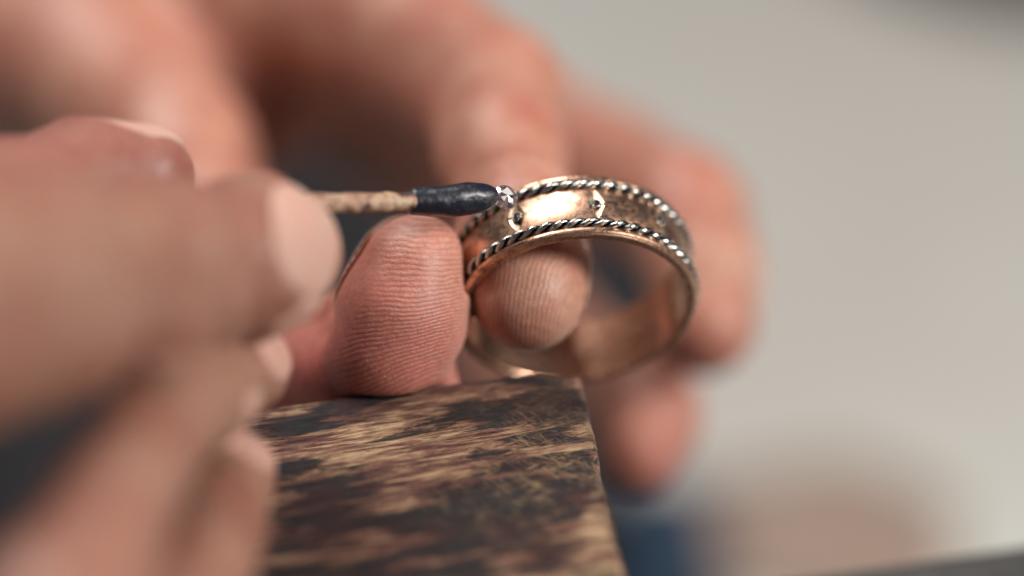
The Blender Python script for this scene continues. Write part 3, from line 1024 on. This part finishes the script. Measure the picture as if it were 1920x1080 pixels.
nail(f, 'fingernail', cc(1408, 560, 292), (0.1, -1.0, 0.2), (0.85, 0.1, -0.5), 5.0, 4.2, h=0.35, proud=0.25, thick_side=-2.5)


def attr_back(V):
    X, Y = px_of(V); d = -V[:, 2]
    thumb = (X > 470) & (X < 885) & (Y > 370) & (Y < 800) & (d < 256)
    tip = (X > 860) & (X < 1115) & (Y > 400) & (Y < 700) & (d > 243) & (d < 268) & ~((X < 885) & (d < 247))
    s = np.clip((Y - 480) / 250, 0, 1); s = s * s * (3 - 2 * s)
    ph_t = (Y + 0.42 * s * (X - 640) - 12 * np.exp(-((X - 790) / 70) ** 2 - ((Y - 590) / 60) ** 2) + 4 * np.sin(X * 0.021 + Y * 0.013)) * 2 * math.pi / 10.6
    ph_i = np.sqrt((X - 1085) ** 2 + (0.42 * (Y - 640)) ** 2) * 2 * math.pi / 8.6
    phase = np.where(thumb, ph_t, np.where(tip, ph_i, X / 3.0))
    # no ridges on the nail side
    x0 = 690 - 75 * np.clip((Y - 540) / 120, 0, 1)
    at = np.clip((X - x0) / 70, 0, 1) * thumb
    ai = np.clip((1075 - X) / 25, 0, 1) * tip
    amt = np.maximum(at, ai * 0.55)
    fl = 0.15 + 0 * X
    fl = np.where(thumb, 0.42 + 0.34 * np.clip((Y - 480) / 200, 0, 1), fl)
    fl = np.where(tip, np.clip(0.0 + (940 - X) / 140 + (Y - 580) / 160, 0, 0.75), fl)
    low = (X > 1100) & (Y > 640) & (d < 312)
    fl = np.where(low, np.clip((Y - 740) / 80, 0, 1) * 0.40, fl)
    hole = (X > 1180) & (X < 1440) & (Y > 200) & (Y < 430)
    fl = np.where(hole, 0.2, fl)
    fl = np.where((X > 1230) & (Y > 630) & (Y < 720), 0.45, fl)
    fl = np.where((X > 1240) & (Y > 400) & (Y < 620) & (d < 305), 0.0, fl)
    return {'ridge_phase': phase, 'ridge_amount': amt, 'flush': blur_attr(fl, V)}


def blur_attr(a, V):
    """smooth a vertex attribute on a coarse voxel grid"""
    h = 2.0; lo = V.min(0); I = ((V - lo) / h).astype(int); n = I.max(0) + 3
    S = np.zeros(n); W_ = np.zeros(n)
    np.add.at(S, tuple((I + 1).T), a); np.add.at(W_, tuple((I + 1).T), 1)
    for _ in range(3):
        for ax in range(3):
            S = (np.roll(S, 1, ax) + np.roll(S, -1, ax) + S) / 3; W_ = (np.roll(W_, 1, ax) + np.roll(W_, -1, ax) + W_) / 3
    G = S / np.maximum(W_, 1e-9)
    # trilinear read
    P = (V - lo) / h + 0.5; i = np.clip(np.floor(P).astype(int), 0, np.array(n) - 2); f_ = P - i
    out = 0
    for a_ in (0, 1):
        for b_ in (0, 1):
            for c_ in (0, 1):
                ww = (f_[:, 0] if a_ else 1 - f_[:, 0]) * (f_[:, 1] if b_ else 1 - f_[:, 1]) * (f_[:, 2] if c_ else 1 - f_[:, 2])
                out = out + ww * G[i[:, 0] + a_, i[:, 1] + b_, i[:, 2] + c_]
    return out


finish_hand(f, hb, 'palm_and_fingers', MAT['skin_back'], attr_back)

# ------------------------------------------------------------------ the working hand in front, holding the stick
hf = empty('hand', W(0, 700, 205), 'blurred bare hand in the foreground holding the wax stick', 'hand')
f = Field((-105, -85, -246), (-10, 14, -146), 0.7)
# palm first, then each finger on its own so that the gaps between them stay open
f.chain([(-620, 700, 188, 330), (-640, 1000, 182, 340), (-420, 1560, 176, 280)], 5)
# ring finger
f.finger([(20, 1650, 178, 230), (240, 1330, 190, 150), (358, 1095, 205, 112), (398, 985, 215, 98), (441, 888, 226, 76)], 1.2, 0.4)
# middle finger
f.finger([(-60, 1600, 176, 230), (90, 1210, 184, 190), (205, 950, 196, 116), (308, 785, 208, 106), (392, 728, 221, 90), (462, 688, 232, 82)], 1.2, 0.4)
# thumb
f.finger([(-560, 720, 200, 300), (-250, 560, 212, 200), (0, 400, 226, 132), (150, 345, 233, 112), (266, 334, 236, 100)], 2.0, 0.5)
# forefinger
f.finger([(-560, 640, 186, 330), (-260, 590, 190, 290), (0, 545, 200, 240), (250, 520, 213, 193), (470, 480, 226, 143), (540, 474, 229.5, 102)], 2.2, 0.4)
f.dimple(cc(90, 545, 190), 9, -0.8)
f.groove(cc(430, 480, 220), (0.93, 0.25, -0.25), 12, 1.0, 0.5, 0.05)
f.groove(cc(350, 500, 214), (0.90, 0.30, -0.25), 12, 1.5, 0.55, 0.05)
f.groove(cc(225, 520, 206), (0.92, 0.20, -0.25), 11, 2.4, 0.7, 0.1)
f.groove(cc(330, 800, 206), (0.5, 0.5, -0.7), 8, 0.8, 0.4, 0.2)
nail(f, 'fingernail', cc(560, 452, 224), (0.97, -0.20, -0.35), (0.45, 0.14, 0.88), 4.1, 4.6, h=0.3, proud=0.25, thick_side=-4.2)
nail(f, 'fingernail', cc(464, 688, 232) + np.array([1.75, 1.3, 2.7]), (0.62, 0.42, -0.55), (0.52, 0.36, 0.77), 2.9, 2.7, h=0.3, proud=0.22, thick_side=-3.2)
nail(f, 'fingernail', cc(443, 888, 226) + np.array([1.1, 1.7, 2.2]), (0.55, 0.55, -0.6), (0.42, 0.58, 0.70), 2.7, 2.4, h=0.3, proud=0.22, thick_side=-3.2)
nail(f, 'fingernail', cc(235, 250, 238), (0.95, -0.12, -0.2), (0.12, 0.85, -0.5), 5.2, 4.6, h=0.35, proud=0.25, thick_side=-3.5)


def attr_front(V):
    X, Y = px_of(V); z = 0 * X
    fl = 0.08 + z
    fl = np.where((X > 400) & (X < 480) & (Y < 620), 0.35, fl)
    fl = np.where((Y < 345) & (X < 380), 0.5, fl)  # flushed thumb, redder still in place of shade behind the forefinger
    fl = np.where((Y > 850) & (X < 300), 0.25, fl)
    return {'ridge_phase': X / 3.0, 'ridge_amount': z, 'flush': blur_attr(fl, V)}


finish_hand(f, hf, 'palm_and_fingers', MAT['skin_front_shaded'], attr_front)

# ------------------------------------------------------------------ blurred things on the worktop behind
def lump_cloth(name, px, py, rx, ry, h, mat, label, cat, seed, rot=0.0):
    c = on_plane(px, py, TOPZ); n, m = 26, 48; V = []; Fc = []
    r_ = np.random.default_rng(seed); ph = r_.random(6) * 6.28
    for i in range(n + 1):
        t = i / n
        for j in range(m):
            a = 2 * math.pi * j / m
            e = 1 + 0.08 * math.sin(3 * a + ph[0]) + 0.05 * math.sin(7 * a + ph[1])
            x = rx * t * e * math.cos(a); y = ry * t * e * math.sin(a)
            z = h * (1 - t ** 2.2) * (0.8 + 0.25 * math.sin(x * 0.12 + ph[2]) * math.sin(y * 0.10 + ph[3])) + 0.6
            xr = x * math.cos(rot) - y * math.sin(rot); yr = x * math.sin(rot) + y * math.cos(rot)
            V.append((c[0] + xr, c[1] + yr, TOPZ + (z if i < n else 0.3)))
    for i in range(n):
        for j in range(m):
            a = i * m + j; b = i * m + (j + 1) % m
            Fc.append([a, b, b + m, a + m][::-1])
    o = mesh_from(name, V, Fc, mat, None, True)
    return tag(o, label, cat)


m_blue = plain('blue_cloth', (0.009, 0.028, 0.058), (0.012, 0.036, 0.072), 0.05, 0.85, 0.4)
m_brown = plain('brown_suede', (0.27, 0.19, 0.155), (0.33, 0.24, 0.195), 0.05, 0.8, 0.4)
lump_cloth('suede_pouch', 1510, 1010, 27, 20, 8, m_brown, 'blurred reddish brown soft pouch at the lower right of the photo', 'pouch', 5)
def heap(name, pts, hgt, mat, label, cat, seed):
    P_ = np.array([on_plane(x, y, TOPZ) for x, y in pts]); cen = P_.mean(0)
    # resample the outline smoothly
    K = len(P_); out = []
    for i in range(K):
        p0, p1, p2, p3 = P_[i - 1], P_[i], P_[(i + 1) % K], P_[(i + 2) % K]
        for t in np.linspace(0, 1, 8, endpoint=False):
            out.append(0.5 * (2 * p1 + (p2 - p0) * t + (2 * p0 - 5 * p1 + 4 * p2 - p3) * t * t + (3 * p1 - p0 - 3 * p2 + p3) * t ** 3))
    out = np.array(out); m = len(out); n = 40; V = []; Fc = []
    for i in range(n + 1):
        t = i / n
        for p in out:
            q = cen + (p - cen) * t
            z = hgt * (1 - t ** 4) * (0.8 + 0.16 * math.sin(q[0] * 0.09 + q[1] * 0.05 + seed) + 0.12 * math.sin(q[1] * 0.14 - q[0] * 0.03 + 2 * seed)) + 0.5
            V.append((q[0], q[1], TOPZ + z))
    for i in range(n):
        for j in range(m):
            a = i * m + j; b = i * m + (j + 1) % m
            Fc.append([a, b, b + m, a + m])
    o = mesh_from(name, V, Fc, mat, None, True)
    b_ = bmesh.new(); b_.from_mesh(o.data); bmesh.ops.recalc_face_normals(b_, faces=b_.faces); b_.to_mesh(o.data); b_.free()
    return tag(o, label, cat)
m_char = plain('charcoal_cotton', (0.010, 0.010, 0.013), (0.015, 0.014, 0.018), 0.05, 0.9, 0.4)
heap('dark_cloth', [(-300, 1400), (600, 1420), (1050, 1350), (1120, 1130), (1150, 985), (1190, 860), (1270, 650), (1300, 450), (1150, 290), (960, 190), (600, 120), (100, 120), (-400, 300)], 16, m_char, 'black cloth lying on the pale worktop under the hands, seen between the fingers', 'cloth', 1.7)
heap('blue_cloth', [(1150, 1400), (1300, 1400), (1355, 1200), (1345, 1040), (1285, 960), (1190, 950), (1130, 1080)], 26, m_blue, 'blurred dark blue cloth below the fingertips, right of the wooden pin', 'cloth', 0.6)
# dark plank crossing the lower right corner
A_ = on_plane(1380, 1078, -22); B_ = on_plane(2050, 982, -22)
d_ = (B_ - A_)[:2]; d_ /= np.linalg.norm(d_); nrm_ = np.array([d_[1], -d_[0]])
pl = [A_[:2] - d_ * 10, A_[:2] - d_ * 10 + nrm_ * 160, B_[:2] + d_ * 120 + nrm_ * 160, B_[:2] + d_ * 120]
plank = rounded_slab('dark_shelf', pl, TOPZ + 0.2, -22, m_dark, bev=3)
tag(plank, 'blurred dark wooden block crossing the lower right corner', 'wooden block')
# dark thing in the far top right corner
c = on_plane(1980, -20, TOPZ)
tv, tf = uv_ball((c[0] + 10, c[1] + 20, TOPZ + 22), 60, (1.0, 0.7, 0.35), 14, 28)
tv = [(x, y, max(z, TOPZ + 0.3)) for x, y, z in tv]
tag(mesh_from('dark_pouch', tv, tf, plain('charcoal_cloth', (0.05, 0.045, 0.055), (0.08, 0.07, 0.08), 0.04, 0.8, 0.3)), 'blurred charcoal shape at the top right corner', 'pouch')
